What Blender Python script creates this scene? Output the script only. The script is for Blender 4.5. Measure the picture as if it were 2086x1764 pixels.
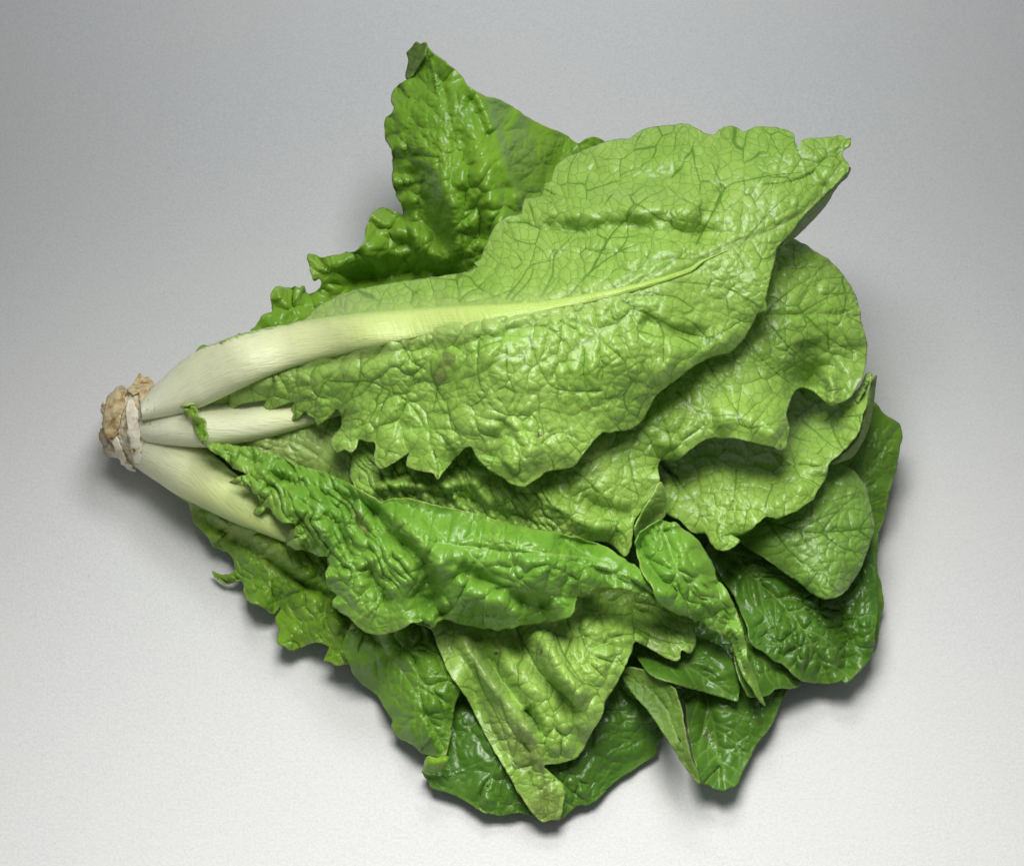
import bpy, math, random
import numpy as np
from mathutils import Vector
from mathutils.geometry import delaunay_2d_cdt

# ------------------------------------------------------------------ camera
S = bpy.context.scene
for o in list(bpy.data.objects): bpy.data.objects.remove(o)
ELEV, DIST, LENS, SENS = math.radians(62), 1.05, 92.0, 36.0
W0, H0 = 2086.0, 1764.0                       # survey units of the photograph
AIM = Vector((0.0, 0.0, 0.03))
CAM = AIM + DIST * Vector((0, -math.cos(ELEV), math.sin(ELEV)))
cd = bpy.data.cameras.new('camera'); cam = bpy.data.objects.new('camera', cd)
S.collection.objects.link(cam); S.camera = cam
cam.location = CAM
cam.rotation_euler = (AIM - CAM).to_track_quat('-Z', 'Y').to_euler()
cd.lens = LENS; cd.sensor_width = SENS; cd.clip_start = 0.02; cd.clip_end = 50
S.render.resolution_x = 1024; S.render.resolution_y = 865

# ------------------------------------------------------------------ light
w = bpy.data.worlds.new('World'); S.world = w; w.use_nodes = True
w.node_tree.nodes['Background'].inputs[0].default_value = (0.93, 0.96, 1.0, 1)
w.node_tree.nodes['Background'].inputs[1].default_value = 0.15
def area(name, loc, aim, size, power, col, spread=180):
    l = bpy.data.lights.new(name, 'AREA'); l.shape = 'RECTANGLE'; l.size, l.size_y = size
    l.energy = power; l.color = col; l.spread = math.radians(spread)
    o = bpy.data.objects.new(name, l); S.collection.objects.link(o)
    o.location = loc; o.rotation_euler = (Vector(aim) - Vector(loc)).to_track_quat('-Z', 'Y').to_euler()
area('key_lamp', (-0.01, 0.06, 0.725), (0.03, -0.567, 0), (0.34, 0.30), 2.95, (1.0, 0.99, 0.955), 91.6)
area('back_lamp', (0.02, 0.225, 0.40), (0.02, 0.225, 0), (0.16, 0.16), 1.05, (0.97, 0.985, 1.0))
S.view_settings.view_transform = 'Standard'; S.view_settings.look = 'None'
S.view_settings.exposure = 0.0; S.view_settings.gamma = 1.0
S.render.engine = 'CYCLES'

# ------------------------------------------------------------------ geometry helpers
R3 = np.array(cam.rotation_euler.to_matrix())
C3 = np.array(CAM)
def P(x, y, h):
    """the point at height h (metres) over the table that is seen at x, y of the photograph"""
    x = np.asarray(x, float); y = np.asarray(y, float); h = np.asarray(h, float)
    k = SENS / LENS
    d = np.stack([(x / W0 - .5) * k, -(y / H0 - .5) * k * 865 / 1024, -np.ones_like(x)], -1) @ R3.T
    t = (h - C3[2]) / d[..., 2]
    return C3 + d * t[..., None]

def hsh(i, j, s):
    n = (i.astype(np.int64) * 374761393 + j.astype(np.int64) * 668265263 + s * 974634777) & 0xffffffff
    n = ((n ^ (n >> 13)) * 1274126177) & 0xffffffff
    n = ((n ^ (n >> 16)) * 2246822519) & 0xffffffff
    return ((n ^ (n >> 15)) & 0xffffff) / float(0xffffff)
def vnoise(x, y, s=0):
    i = np.floor(x); j = np.floor(y); u = x - i; v = y - j
    u = u * u * u * (u * (u * 6 - 15) + 10); v = v * v * v * (v * (v * 6 - 15) + 10)
    a, b, c, d = hsh(i, j, s), hsh(i + 1, j, s), hsh(i, j + 1, s), hsh(i + 1, j + 1, s)
    return ((a * (1 - u) + b * u) * (1 - v) + (c * (1 - u) + d * u) * v) * 2 - 1
def fbm(x, y, s=0, o=3):
    r = 0; a = 1; t = 0
    for k in range(o):
        r = r + a * vnoise(x * 2 ** k + 17.3 * k, y * 2 ** k - 9.1 * k, s + k); t += a; a *= .5
    return r / t
def voronoi(x, y, cell, s):
    """distance to the nearest cell border, and a random value of the cell"""
    X = x / cell; Y = y / cell; i0 = np.floor(X); j0 = np.floor(Y)
    pts = []
    for a in (-1, 0, 1):
        for b in (-1, 0, 1):
            i = i0 + a; j = j0 + b
            pts.append((i + .5 + .8 * (hsh(i, j, s) - .5) - X, j + .5 + .8 * (hsh(i, j, s + 7) - .5) - Y, hsh(i, j, s + 13)))
    dx = np.stack([p[0] for p in pts]); dy = np.stack([p[1] for p in pts]); rv = np.stack([p[2] for p in pts])
    d = dx * dx + dy * dy; k = np.argmin(d, 0); ix = np.arange(len(x))
    ax, ay, val = dx[k, ix], dy[k, ix], rv[k, ix]
    ex, ey = dx - ax, dy - ay; L = np.sqrt(ex * ex + ey * ey); L[L < 1e-9] = 1e9
    e = ((dx + ax) * ex + (dy + ay) * ey) * .5 / L
    e[k, ix] = 9
    return np.minimum(e.min(0), 1.0) * cell, val
def polydist(x, y, pl):
    """distance to a polyline and the fraction along it"""
    pl = np.asarray(pl, float)[:, :2]
    best = np.full(len(x), 1e9); fr = np.zeros(len(x)); n = len(pl) - 1
    for q in range(n):
        a, b = pl[q], pl[q + 1]; v = b - a; L = max(v @ v, 1e-9)
        t = np.clip(((x - a[0]) * v[0] + (y - a[1]) * v[1]) / L, 0, 1)
        d = (x - a[0] - t * v[0]) ** 2 + (y - a[1] - t * v[1]) ** 2
        m = d < best; best[m] = d[m]; fr[m] = (q + t[m]) / n
    return np.sqrt(best), fr
def catmull(p, step, closed=True):
    p = np.asarray(p, float); n = len(p); out = []
    for i in range(n if closed else n - 1):
        if closed: a, b, c, d = p[i - 1], p[i], p[(i + 1) % n], p[(i + 2) % n]
        else: a, b, c, d = p[max(i - 1, 0)], p[i], p[i + 1], p[min(i + 2, n - 1)]
        k = max(1, int(round(np.linalg.norm(c[:2] - b[:2]) / step)))
        t = (np.arange(k) / k)[:, None]; ten = .42
        m1 = (c - a) * ten; m2 = (d - b) * ten
        lim = np.linalg.norm(c[:2] - b[:2])                      # keep tangents short next to short spans
        for m in (m1, m2):
            l = np.linalg.norm(m[:2])
            if l > lim: m *= lim / l
        out.append((2 * t ** 3 - 3 * t ** 2 + 1) * b + (t ** 3 - 2 * t ** 2 + t) * m1 + (-2 * t ** 3 + 3 * t ** 2) * c + (t ** 3 - t ** 2) * m2)
    if not closed: out.append(p[-1:])
    return np.concatenate(out)
def tps(ctrl):
    c = np.asarray(ctrl, float); x = c[:, 0] / 400; y = c[:, 1] / 400; n = len(c)
    def U(r2): return np.where(r2 > 1e-12, r2 * np.log(np.maximum(r2, 1e-12)), 0)
    A = np.zeros((n + 3, n + 3)); A[:n, :n] = U((x[:, None] - x) ** 2 + (y[:, None] - y) ** 2) + np.eye(n) * .02
    A[:n, n] = 1; A[:n, n + 1] = x; A[:n, n + 2] = y; A[n:, :n] = A[:n, n:].T
    wv = np.linalg.solve(A, np.concatenate([c[:, 2], [0, 0, 0]]))
    def f(px, py):
        px = px / 400; py = py / 400; r = wv[n] + wv[n + 1] * px + wv[n + 2] * py
        for k in range(n): r = r + wv[k] * U((px - x[k]) ** 2 + (py - y[k]) ** 2)
        return r
    return f

GC = 4.0                                                          # cell of the running height map
HX, HY = int(W0 / GC) + 60, int(H0 / GC) + 60
Hmap = np.zeros((HY, HX))
def hsample(M, x, y):
    X = np.clip(x / GC + 20, 0, HX - 2.01); Y = np.clip(y / GC + 20, 0, HY - 2.01)
    i = X.astype(int); j = Y.astype(int); u = X - i; v = Y - j
    return (M[j, i] * (1 - u) + M[j, i + 1] * u) * (1 - v) + (M[j + 1, i] * (1 - u) + M[j + 1, i + 1] * u) * v
def hsplat(x, y, h):
    i = np.clip(np.round(x / GC + 20).astype(int), 0, HX - 1); j = np.clip(np.round(y / GC + 20).astype(int), 0, HY - 1)
    np.maximum.at(Hmap, (j, i), h)
def shiftmax(M, r, ax):
    o = M.copy()
    for k in range(1, r + 1): o = np.maximum(o, np.maximum(np.roll(M, k, ax), np.roll(M, -k, ax)))
    return o
def blur(M, r, ax): return sum(np.roll(M, k, ax) for k in range(-r, r + 1)) / (2 * r + 1)
def drape_floor(r=4):
    M = shiftmax(shiftmax(Hmap, r, 0), r, 1)
    for _ in range(2): M = blur(blur(M, r, 0), r, 1)
    return M

def mesh_object(name, co, faces, mat, parent, uv=None, attrs=None):
    me = bpy.data.meshes.new(name)
    if isinstance(faces, np.ndarray) and faces.shape[1] in (3, 4):
        n, k = faces.shape
        me.vertices.add(len(co)); me.vertices.foreach_set('co', np.asarray(co, np.float32).ravel())
        me.loops.add(n * k); me.loops.foreach_set('vertex_index', faces.astype(np.int32).ravel())
        me.polygons.add(n); me.polygons.foreach_set('loop_start', np.arange(0, n * k, k, dtype=np.int32))
        me.update(calc_edges=True)
    else:
        me.from_pydata([tuple(c) for c in co], [], faces)
    me.polygons.foreach_set('use_smooth', np.ones(len(me.polygons), bool))
    vi = np.zeros(len(me.loops), np.int32); me.loops.foreach_get('vertex_index', vi)
    if uv is not None:
        l = me.uv_layers.new(name='UVMap'); l.data.foreach_set('uv', np.asarray(uv, np.float32)[vi].ravel())
    for k, v in (attrs or {}).items():
        a = me.attributes.new(k, 'FLOAT', 'POINT'); a.data.foreach_set('value', np.asarray(v, np.float32))
    me.materials.append(mat); me.validate(); me.update()
    o = bpy.data.objects.new(name, me); S.collection.objects.link(o)
    if parent is not None: o.parent = parent
    return o

# ------------------------------------------------------------------ materials
class NT:
    def __init__(s, name):
        s.m = bpy.data.materials.new(name); s.m.use_nodes = True; s.t = s.m.node_tree; s.t.nodes.clear()
    def n(s, typ, **kw):
        x = s.t.nodes.new(typ)
        for k, v in kw.items():
            if k.startswith('_'): setattr(x, k[1:], v)
            else:
                key = int(k[1:]) if k[0] == 'i' and k[1:].isdigit() else k.replace('__', ' ')
                if isinstance(v, bpy.types.NodeSocket): s.t.links.new(v, x.inputs[key])
                else: x.inputs[key].default_value = v
        return x
    def math(s, op, a, b=0.0, c=0.0, clamp=False):
        x = s.n('ShaderNodeMath', _operation=op, i0=a, i1=b, i2=c); x.use_clamp = clamp; return x.outputs[0]
    def mix(s, f, a, b, mode='MIX'):
        x = s.n('ShaderNodeMix', _data_type='RGBA', _blend_type=mode)
        for k, v in ((0, f), (6, a), (7, b)):
            if isinstance(v, bpy.types.NodeSocket): s.t.links.new(v, x.inputs[k])
            else: x.inputs[k].default_value = v if k == 0 else (*v, 1) if len(v) == 3 else v
        return x.outputs[2]
    def rng(s, v, a, b, c=0.0, d=1.0, smooth=True):
        x = s.n('ShaderNodeMapRange', i0=v, i1=a, i2=b, i3=c, i4=d)
        if smooth: x.interpolation_type = 'SMOOTHSTEP'
        return x.outputs[0]
    def attr(s, name): return s.n('ShaderNodeAttribute', _attribute_name=name).outputs['Fac']

def leaf_material(name, cell, cell2, vein, pale, vein_s=.8, fine_s=.35, rough=.36, spec=.5, trans=.22, bump=1.0, fine=52.0, coat=.22, sheen=.12):
    t = NT(name)
    uv = t.n('ShaderNodeUVMap').outputs[0]
    wn = t.n('ShaderNodeTexNoise', Vector=uv, Scale=24.0, Detail=2.0)
    off = t.n('ShaderNodeVectorMath', _operation='MULTIPLY_ADD', i0=wn.outputs['Color'], i1=(.022, .022, 0), i2=uv).outputs[0]
    vo = t.n('ShaderNodeTexVoronoi', _voronoi_dimensions='2D', _feature='DISTANCE_TO_EDGE', Vector=off, Scale=fine).outputs[0]
    vo2 = t.n('ShaderNodeTexVoronoi', _voronoi_dimensions='2D', _feature='DISTANCE_TO_EDGE', Vector=off, Scale=fine * 2.6).outputs[0]
    dist = t.attr('dist'); vein_a = t.attr('vein'); pale_a = t.attr('pale'); brown = t.attr('brown'); margin = t.attr('margin')
    big = t.n('ShaderNodeTexNoise', Vector=uv, Scale=5.5, Detail=4.0, Roughness=.6).outputs[0]
    med = t.n('ShaderNodeTexNoise', Vector=uv, Scale=38.0, Detail=3.0, Roughness=.6).outputs[0]
    fineN = t.n('ShaderNodeTexNoise', Vector=uv, Scale=260.0, Detail=2.0).outputs[0]
    c = t.mix(t.rng(big, .32, .68), cell, cell2)
    c = t.mix(t.math('MULTIPLY', t.rng(med, .42, .75), .35), c, tuple(min(1, v * 1.35 + .02) for v in cell))
    # network of veins: traced and main cells carried by the mesh, fine cells by the texture
    mask = t.math('MULTIPLY', t.rng(dist, .5, 2.9, 1, 0), t.rng(t.n('ShaderNodeTexNoise', Vector=uv, Scale=15.0, Detail=2.0).outputs[0], .40, .58, .15, 1))
    c = t.mix(t.math('MULTIPLY', mask, vein_s), c, vein)
    fmask = t.math('MULTIPLY', t.rng(vo, .015, .075, 1, 0), fine_s)
    c = t.mix(fmask, c, vein)
    c = t.mix(t.math('MULTIPLY', vein_a, .72), c, vein)
    c = t.mix(t.math('MULTIPLY', margin, .45), c, pale)
    c = t.mix(pale_a, c, pale)
    bn = t.n('ShaderNodeTexNoise', Vector=uv, Scale=120.0, Detail=4.0, Roughness=.7).outputs[0]
    c = t.mix(t.math('MULTIPLY', brown, t.rng(bn, .3, .6, .35, 1)), c, (.15, .11, .05))
    fmod = t.rng(t.n('ShaderNodeTexNoise', Vector=uv, Scale=9.0, Detail=2.0).outputs[0], .38, .66, .12, 1)
    hgt = t.math('MULTIPLY', t.math('ADD', t.math('MULTIPLY', t.rng(vo, 0, .34), .8), t.math('MULTIPLY', t.rng(vo2, 0, .3), .12)), fmod)
    hgt = t.math('ADD', hgt, t.math('MULTIPLY', med, .38))
    hgt = t.math('ADD', hgt, t.math('MULTIPLY', fineN, .06))
    b = t.n('ShaderNodeBump', Strength=.42 * bump, Distance=.0011, Height=hgt).outputs[0]
    p = t.n('ShaderNodeBsdfPrincipled', Base__Color=c, Roughness=t.math('ADD', rough, t.math('MULTIPLY', med, .14)), Normal=b)
    p.inputs['Specular IOR Level'].default_value = spec
    p.inputs['Coat Weight'].default_value = coat; p.inputs['Coat Roughness'].default_value = .16
    p.inputs['Sheen Weight'].default_value = sheen; p.inputs['Sheen Roughness'].default_value = .45
    tc = t.mix(.5, c, (.45, .62, .06), 'MULTIPLY'); tc = t.mix(.35, tc, (.30, .50, .03))
    tr = t.n('ShaderNodeBsdfTranslucent', Color=tc, Normal=b)
    mx = t.n('ShaderNodeMixShader', i0=trans, i1=p.outputs[0], i2=tr.outputs[0])
    t.n('ShaderNodeOutputMaterial', Surface=mx.outputs[0])
    return t.m

PALE = (.58, .70, .24)
M = {
 'under': leaf_material('leaf_underside_pale_green', (.405, .64, .115), (.32, .565, .078), (.115, .27, .014), PALE, .85, .46, .33, .6, .26),
 'under2': leaf_material('leaf_underside_mid_green', (.27, .49, .08), (.205, .425, .05), (.085, .20, .015), PALE, .8, .4, .34, .6, .26),
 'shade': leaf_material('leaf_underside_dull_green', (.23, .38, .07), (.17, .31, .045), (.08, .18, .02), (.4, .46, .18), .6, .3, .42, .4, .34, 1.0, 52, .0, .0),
 'upper': leaf_material('leaf_upper_fresh_green', (.155, .375, .028), (.225, .465, .046), (.32, .56, .10), (.52, .66, .14), .32, .16, .32, .55, .24, 1.0, 52, .26, .06),
 'back': leaf_material('leaf_upper_deep_green', (.20, .43, .024), (.28, .53, .036), (.30, .53, .065), (.50, .68, .10), .28, .12, .31, .55, .32, 1.0, 52, .28, .04),
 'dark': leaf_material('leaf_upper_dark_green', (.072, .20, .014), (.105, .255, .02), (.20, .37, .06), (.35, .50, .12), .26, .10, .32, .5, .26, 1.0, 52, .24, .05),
 'mid': leaf_material('leaf_upper_mid_green', (.125, .30, .018), (.175, .37, .026), (.24, .44, .065), (.42, .58, .12), .28, .12, .32, .5, .28, 1.0, 52, .24, .05),
 'frill': leaf_material('leaf_frill_yellow_green', (.255, .48, .028), (.19, .41, .023), (.32, .55, .08), (.57, .66, .18), .25, .15, .32, .5, .32),
}

def rib_material(name):
    t = NT(name)
    uv = t.n('ShaderNodeUVMap').outputs[0]
    sx = t.n('ShaderNodeSeparateXYZ', Vector=uv)
    u, v = sx.outputs[0], sx.outputs[1]                          # u: metres along, v: metres across
    g = t.attr('green'); e = t.attr('edge')
    mp = t.n('ShaderNodeMapping', Vector=uv); mp.inputs['Scale'].default_value = (1, 9, 1)
    fib = t.n('ShaderNodeTexNoise', Vector=mp.outputs[0], Scale=170.0, Detail=3.0).outputs[0]
    mp2 = t.n('ShaderNodeMapping', Vector=uv); mp2.inputs['Scale'].default_value = (8, 1, 1)
    tra = t.n('ShaderNodeTexNoise', Vector=mp2.outputs[0], Scale=90.0, Detail=2.0).outputs[0]
    blo = t.n('ShaderNodeTexNoise', Vector=uv, Scale=60.0, Detail=3.0).outputs[0]
    r = t.n('ShaderNodeValToRGB', Fac=t.math('ADD', g, t.math('MULTIPLY', t.math('SUBTRACT', blo, .5), .08)))
    el = r.color_ramp.elements
    el[0].position = 0; el[0].color = (.80, .81, .60, 1); el[1].position = 1; el[1].color = (.31, .53, .075, 1)
    for pos, col in ((.28, (.72, .77, .40, 1)), (.5, (.58, .70, .23, 1)), (.75, (.44, .62, .13, 1))):
        k = el.new(pos); k.color = col
    c = t.mix(t.math('MULTIPLY', t.rng(fib, .5, .75), .24), r.outputs[0], (.36, .48, .12))
    c = t.mix(t.math('MULTIPLY', t.math('MULTIPLY', t.rng(tra, .5, .7), g), .24), c, (.62, .70, .30))
    c = t.mix(t.math('MULTIPLY', e, t.rng(g, .05, .5, .1, .85)), c, (.33, .50, .10))
    dots = t.n('ShaderNodeTexNoise', Vector=uv, Scale=420.0, Detail=2.0).outputs[0]
    dirt = t.math('MULTIPLY', t.rng(t.n('ShaderNodeTexNoise', Vector=uv, Scale=620.0, Detail=2.0).outputs[0], .62, .68), t.rng(t.math('ADD', g, t.math('MULTIPLY', blo, .04)), .015, .05, 1, 0))
    c = t.mix(dirt, c, (.12, .07, .03))
    hgt = t.math('ADD', t.math('MULTIPLY', fib, 1.3), t.math('MULTIPLY', t.math('MULTIPLY', tra, t.rng(g, .3, .6)), 1.7))
    hgt = t.math('ADD', hgt, t.math('MULTIPLY', dots, .15))
    b = t.n('ShaderNodeBump', Strength=.4, Distance=.0008, Height=hgt).outputs[0]
    p = t.n('ShaderNodeBsdfPrincipled', Base__Color=c, Roughness=.38, Normal=b)
    p.inputs['Subsurface Weight'].default_value = .35
    p.inputs['Subsurface Radius'].default_value = (1, .9, .35); p.inputs['Subsurface Scale'].default_value = .004
    t.n('ShaderNodeOutputMaterial', Surface=p.outputs[0])
    return t.m
M['rib'] = rib_material('midrib_pale')

def stump_material():
    t = NT('stump_cut_stem')
    co = t.n('ShaderNodeTexCoord').outputs['Object']
    a = t.n('ShaderNodeTexNoise', Vector=co, Scale=130.0, Detail=6.0, Roughness=.65).outputs[0]
    b_ = t.n('ShaderNodeTexNoise', Vector=co, Scale=420.0, Detail=4.0, Roughness=.7).outputs[0]
    cutf = t.attr('cut'); scar = t.attr('scar')
    c = t.mix(t.rng(a, .48, .66), (.68, .63, .46), (.47, .30, .11))
    c = t.mix(scar, c, (.72, .69, .50))
    c = t.mix(t.math('MULTIPLY', cutf, .8), c, (.36, .245, .125))
    c = t.mix(t.math('MULTIPLY', t.rng(b_, .5, .7), .45), c, (.26, .15, .05))
    c = t.mix(t.math('MULTIPLY', t.rng(a, .63, .68), .85), c, (.07, .04, .015))
    hgt = t.math('ADD', a, t.math('MULTIPLY', b_, .5))
    bp = t.n('ShaderNodeBump', Strength=.7, Distance=.0015, Height=hgt).outputs[0]
    p = t.n('ShaderNodeBsdfPrincipled', Base__Color=c, Roughness=.6, Normal=bp)
    t.n('ShaderNodeOutputMaterial', Surface=p.outputs[0])
    return t.m
M['stump'] = stump_material()
def scar_material(c1, c2, lo, hi):
    t = NT('leaf_scar'); co = t.n('ShaderNodeTexCoord').outputs['Object']
    a = t.n('ShaderNodeTexNoise', Vector=co, Scale=260.0, Detail=5.0, Roughness=.65).outputs[0]
    b2 = t.n('ShaderNodeTexNoise', Vector=co, Scale=95.0, Detail=3.0).outputs[0]
    c = t.mix(t.rng(a, lo, hi), c1, c2)
    c = t.mix(t.math('MULTIPLY', t.rng(b2, .55, .68), .6), c, (.60, .50, .30))
    c = t.mix(t.math('MULTIPLY', t.rng(a, .64, .70), .8), c, (.06, .035, .015))
    bp = t.n('ShaderNodeBump', Strength=.5, Distance=.001, Height=a).outputs[0]
    p = t.n('ShaderNodeBsdfPrincipled', Base__Color=c, Roughness=.5, Normal=bp)
    t.n('ShaderNodeOutputMaterial', Surface=p.outputs[0]); return t.m
M['scar'] = scar_material((.86, .82, .66), (.50, .33, .12), .52, .7)
M['bark'] = scar_material((.62, .52, .29), (.34, .21, .07), .42, .64)

def paper_material():
    t = NT('paper_sheet')
    co = t.n('ShaderNodeTexCoord').outputs['Object']
    f1 = t.n('ShaderNodeTexNoise', Vector=co, Scale=900.0, Detail=3.0, Roughness=.7).outputs[0]
    f2 = t.n('ShaderNodeTexNoise', Vector=co, Scale=260.0, Detail=3.0, Roughness=.6).outputs[0]
    f3 = t.n('ShaderNodeTexNoise', Vector=co, Scale=9.0, Detail=3.0).outputs[0]
    fib = t.n('ShaderNodeTexNoise', Vector=co, Scale=420.0, Detail=1.0, Distortion=2.5).outputs[0]
    c = t.mix(t.rng(f1, .35, .65), (.625, .631, .628), (.69, .695, .687))
    c = t.mix(t.math('MULTIPLY', t.rng(f2, .5, .72), .2), c, (.57, .575, .60))
    c = t.mix(t.math('MULTIPLY', t.rng(fib, .66, .72), .22), c, (.40, .40, .425))
    c = t.mix(t.math('MULTIPLY', t.rng(f3, .35, .7), .3), c, (.685, .68, .65))
    b = t.n('ShaderNodeBump', Strength=.25, Distance=.0006, Height=t.math('ADD', f1, f2)).outputs[0]
    p = t.n('ShaderNodeBsdfPrincipled', Base__Color=c, Roughness=.85, Normal=b)
    p.inputs['Specular IOR Level'].default_value = .2
    t.n('ShaderNodeOutputMaterial', Surface=p.outputs[0])
    return t.m

# ------------------------------------------------------------------ the sheet of paper
ys = np.linspace(-1.0, 1.0, 61); xs = np.linspace(-1.2, 1.2, 9)
co = []; fc = []
for y in ys:
    z = 0.0 if y < .12 else .16 * (y - .12) ** 2
    for x in xs: co.append((x, y, z))
for j in range(60):
    for i in range(8): a = j * 9 + i; fc.append((a, a + 1, a + 10, a + 9))
pap = mesh_object('paper_sheet', np.array(co), np.array(fc), paper_material(), None)
pap['kind'] = 'structure'; pap['label'] = 'plain pale grey paper sheet under the lettuce'

# ------------------------------------------------------------------ the lettuce
root = bpy.data.objects.new('romaine_lettuce', None); S.collection.objects.link(root)
root.empty_display_size = .05
root['label'] = 'whole green romaine lettuce head lying on pale grey paper, cut stump at left'
root['category'] = 'lettuce'
STEP = 2.6

def auto_veins(mid, n, ang=50, length=220, both=True, seed=0, f0=.12, f1=.92):
    rs = np.random.RandomState(seed); mid = catmull(np.asarray(mid, float), 12, False)
    s = np.concatenate([[0], np.cumsum(np.linalg.norm(np.diff(mid, axis=0), axis=1))]); out = []
    for k in range(n):
        for sd in ((-1, 1) if both else (1,)):
            f = f0 + (f1 - f0) * (k + .5 + rs.uniform(-.3, .3)) / n
            q = np.searchsorted(s, f * s[-1]); q = min(max(q, 1), len(mid) - 1)
            d = mid[q] - mid[q - 1]; a0 = math.atan2(d[1], d[0]) + sd * math.radians(ang + rs.uniform(-8, 8))
            p = mid[q].copy(); pl = [p.copy()]; L = length * (1 - .45 * f) * rs.uniform(.8, 1.15)
            for m in range(9):
                a0 += -sd * math.radians(3.5) + rs.uniform(-.13, .13)
                p = p + L / 9 * np.array([math.cos(a0), math.sin(a0)]); pl.append(p.copy())
            out.append(np.array(pl))
    return out

def leaf(name, outline, h, mat, mid=None, veins=(), nveins=0, vlen=220, vang=50, seed=1, cell=46, blister=1.3, crumple=0.0, crumple_at=None,
         curl=3.0, curl_w=26, ruffle=2.0, ruffle_f=55, serr=1.6, creases=(), gap=2.5, drape=True, pale_pts=(), brown_pts=(), midw=5.0,
         wave=2.0, thick=.55, parent=None, floor_r=4, pale_mid=0.0, label=None, pale_w=None, smooth_at=()):
    """one leaf: outline and heights (mm) surveyed from the photograph, relief built on top"""
    ol = catmull(np.asarray(outline, float), STEP)
    n = len(ol); tan = np.roll(ol, -1, 0) - np.roll(ol, 1, 0)
    nor = np.stack([tan[:, 1], -tan[:, 0]], 1) / np.maximum(np.linalg.norm(tan, axis=1), 1e-6)[:, None]
    ol = ol + nor * (serr * fbm(ol[:, 0] / 13 + seed * 3.7, ol[:, 1] / 13, seed, 2))[:, None]
    # interior points
    x0, y0 = ol.min(0); x1, y1 = ol.max(0); pts = []
    nx = np.roll(ol, -1, 0); row = 0; yy = y0 + STEP * .5
    while yy < y1:
        a = (ol[:, 1] <= yy) != (nx[:, 1] <= yy)
        xc = np.sort(ol[a, 0] + (yy - ol[a, 1]) / (nx[a, 1] - ol[a, 1]) * (nx[a, 0] - ol[a, 0]))
        gx = np.arange(x0 + (row % 2) * STEP * .5, x1, STEP)
        ins = np.searchsorted(xc, gx) % 2 == 1
        pts.append(np.stack([gx[ins], np.full(ins.sum(), yy)], 1)); yy += STEP * .866; row += 1
    pts = np.concatenate(pts)
    co_ol = ol[::3]; cl = np.concatenate([co_ol, co_ol[:1]])
    dB, fB = polydist(pts[:, 0], pts[:, 1], cl)
    keep = dB > STEP * .6; pts = pts[keep]; dB = np.concatenate([np.zeros(n), dB[keep]]); fB = np.concatenate([np.arange(n) / n, fB[keep]])
    allp = np.concatenate([ol, pts])
    r = delaunay_2d_cdt([Vector((a, b)) for a, b in allp], [(i, (i + 1) % n) for i in range(n)], [], 1, 1e-4)
    vc = np.array([(v[0], v[1]) for v in r[0]]); src = [s[0] if s else -1 for s in r[3]]
    faces = np.array([f for f in r[2] if len(f) == 3], int)
    src = np.array(src); dB = np.where(src >= 0, dB[src], 0); fB = np.where(src >= 0, fB[src], 0)
    x, y = vc[:, 0], vc[:, 1]
    # base height
    H = tps(h)(x, y) * .001
    H = H + wave * .001 * fbm(x / 120 + seed, y / 120, seed + 40, 2)
    for pl, dep, wid in creases:
        d, f = polydist(x, y, catmull(np.asarray(pl, float), 10, False))
        wv = 1 + .45 * fbm(x / 45, y / 45, seed + 60, 2)
        H = H + .95 * dep * .001 * wv * np.exp(-(d / (wid * 1.35)) ** 2) * np.clip(np.sin(np.pi * np.clip(f, .02, .98)) * 2.2, 0, 1)
    per = n * STEP
    H = H - curl * .001 * np.exp(-dB / curl_w)
    rn = fbm(fB * per / ruffle_f, np.full_like(x, seed * 5.3), seed + 3, 2)
    H = H + ruffle * .001 * 3.0 * rn * np.exp(-dB / (curl_w * 1.5))
    if drape:
        fl = hsample(drape_floor(floor_r), x, y) + gap * .001
        k = .003; dd = np.clip((fl - H) / k, -30, 30)
        H = H + k * np.log1p(np.exp(dd))
    hs = H.copy()
    # relief
    wx = x + 16 * fbm(x / 60, y / 60, seed + 5, 2) + 60 * fbm(x / 210 + 3, y / 210, seed + 15, 1); wy = y + 16 * fbm(x / 60 + 50, y / 60, seed + 6, 2) + 60 * fbm(x / 210 + 31, y / 210, seed + 16, 1)
    dV, val = voronoi(wx, wy, cell, seed)
    vd = np.full(len(x), 1e9); vein = np.zeros(len(x)); pale = np.zeros(len(x))
    allv = [catmull(np.asarray(v, float), 10, False) for v in veins]
    if mid is not None:
        mid = catmull(np.asarray(mid, float), 8, False)
        if nveins: allv += auto_veins(mid, nveins, vang, vlen, seed=seed)
        d, f = polydist(x, y, mid); wid = midw * (1.15 - f)
        vein = np.maximum(vein, np.clip(1.6 - d / np.maximum(wid, .8), 0, 1) * (1 - pale_mid)); vd = np.minimum(vd, d * .8)
        pale = np.maximum(pale, pale_mid * np.clip(1.5 - d / np.maximum(wid, .8), 0, 1))
        if pale_w:
            pw = pale_w[0] * (1 - f) ** 1.6 + pale_w[1]
            pale = np.maximum(pale,   .52 * (1 - f) ** .5 * np.clip(1.7 - d / pw + .35 * fbm(x / 26, y / 26, seed + 70, 2), 0, 1))
        H = H - .0008 * np.exp(-(d / 9) ** 2)
    for v in allv:
        d, f = polydist(x, y, v); wid = 2.3 * (1.25 - f)
        vein = np.maximum(vein, np.clip(1.5 - d / np.maximum(wid, .7), 0, 1) * np.clip((1 - f) * 6, 0, 1)); vd = np.minimum(vd, d * (.8 + f))
    dist = np.minimum(dV, vd)
    prof = 1 - np.exp(-(dist / (cell * .24)) ** 1.3)
    fade = np.clip(dB / 30, .25, 1)
    amp = 1.15 * blister * .001 * (.35 + .9 * np.clip(.5 + .9 * fbm(x / 90, y / 90, seed + 9, 2), 0, 1)) * (.55 + .9 * val)
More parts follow.
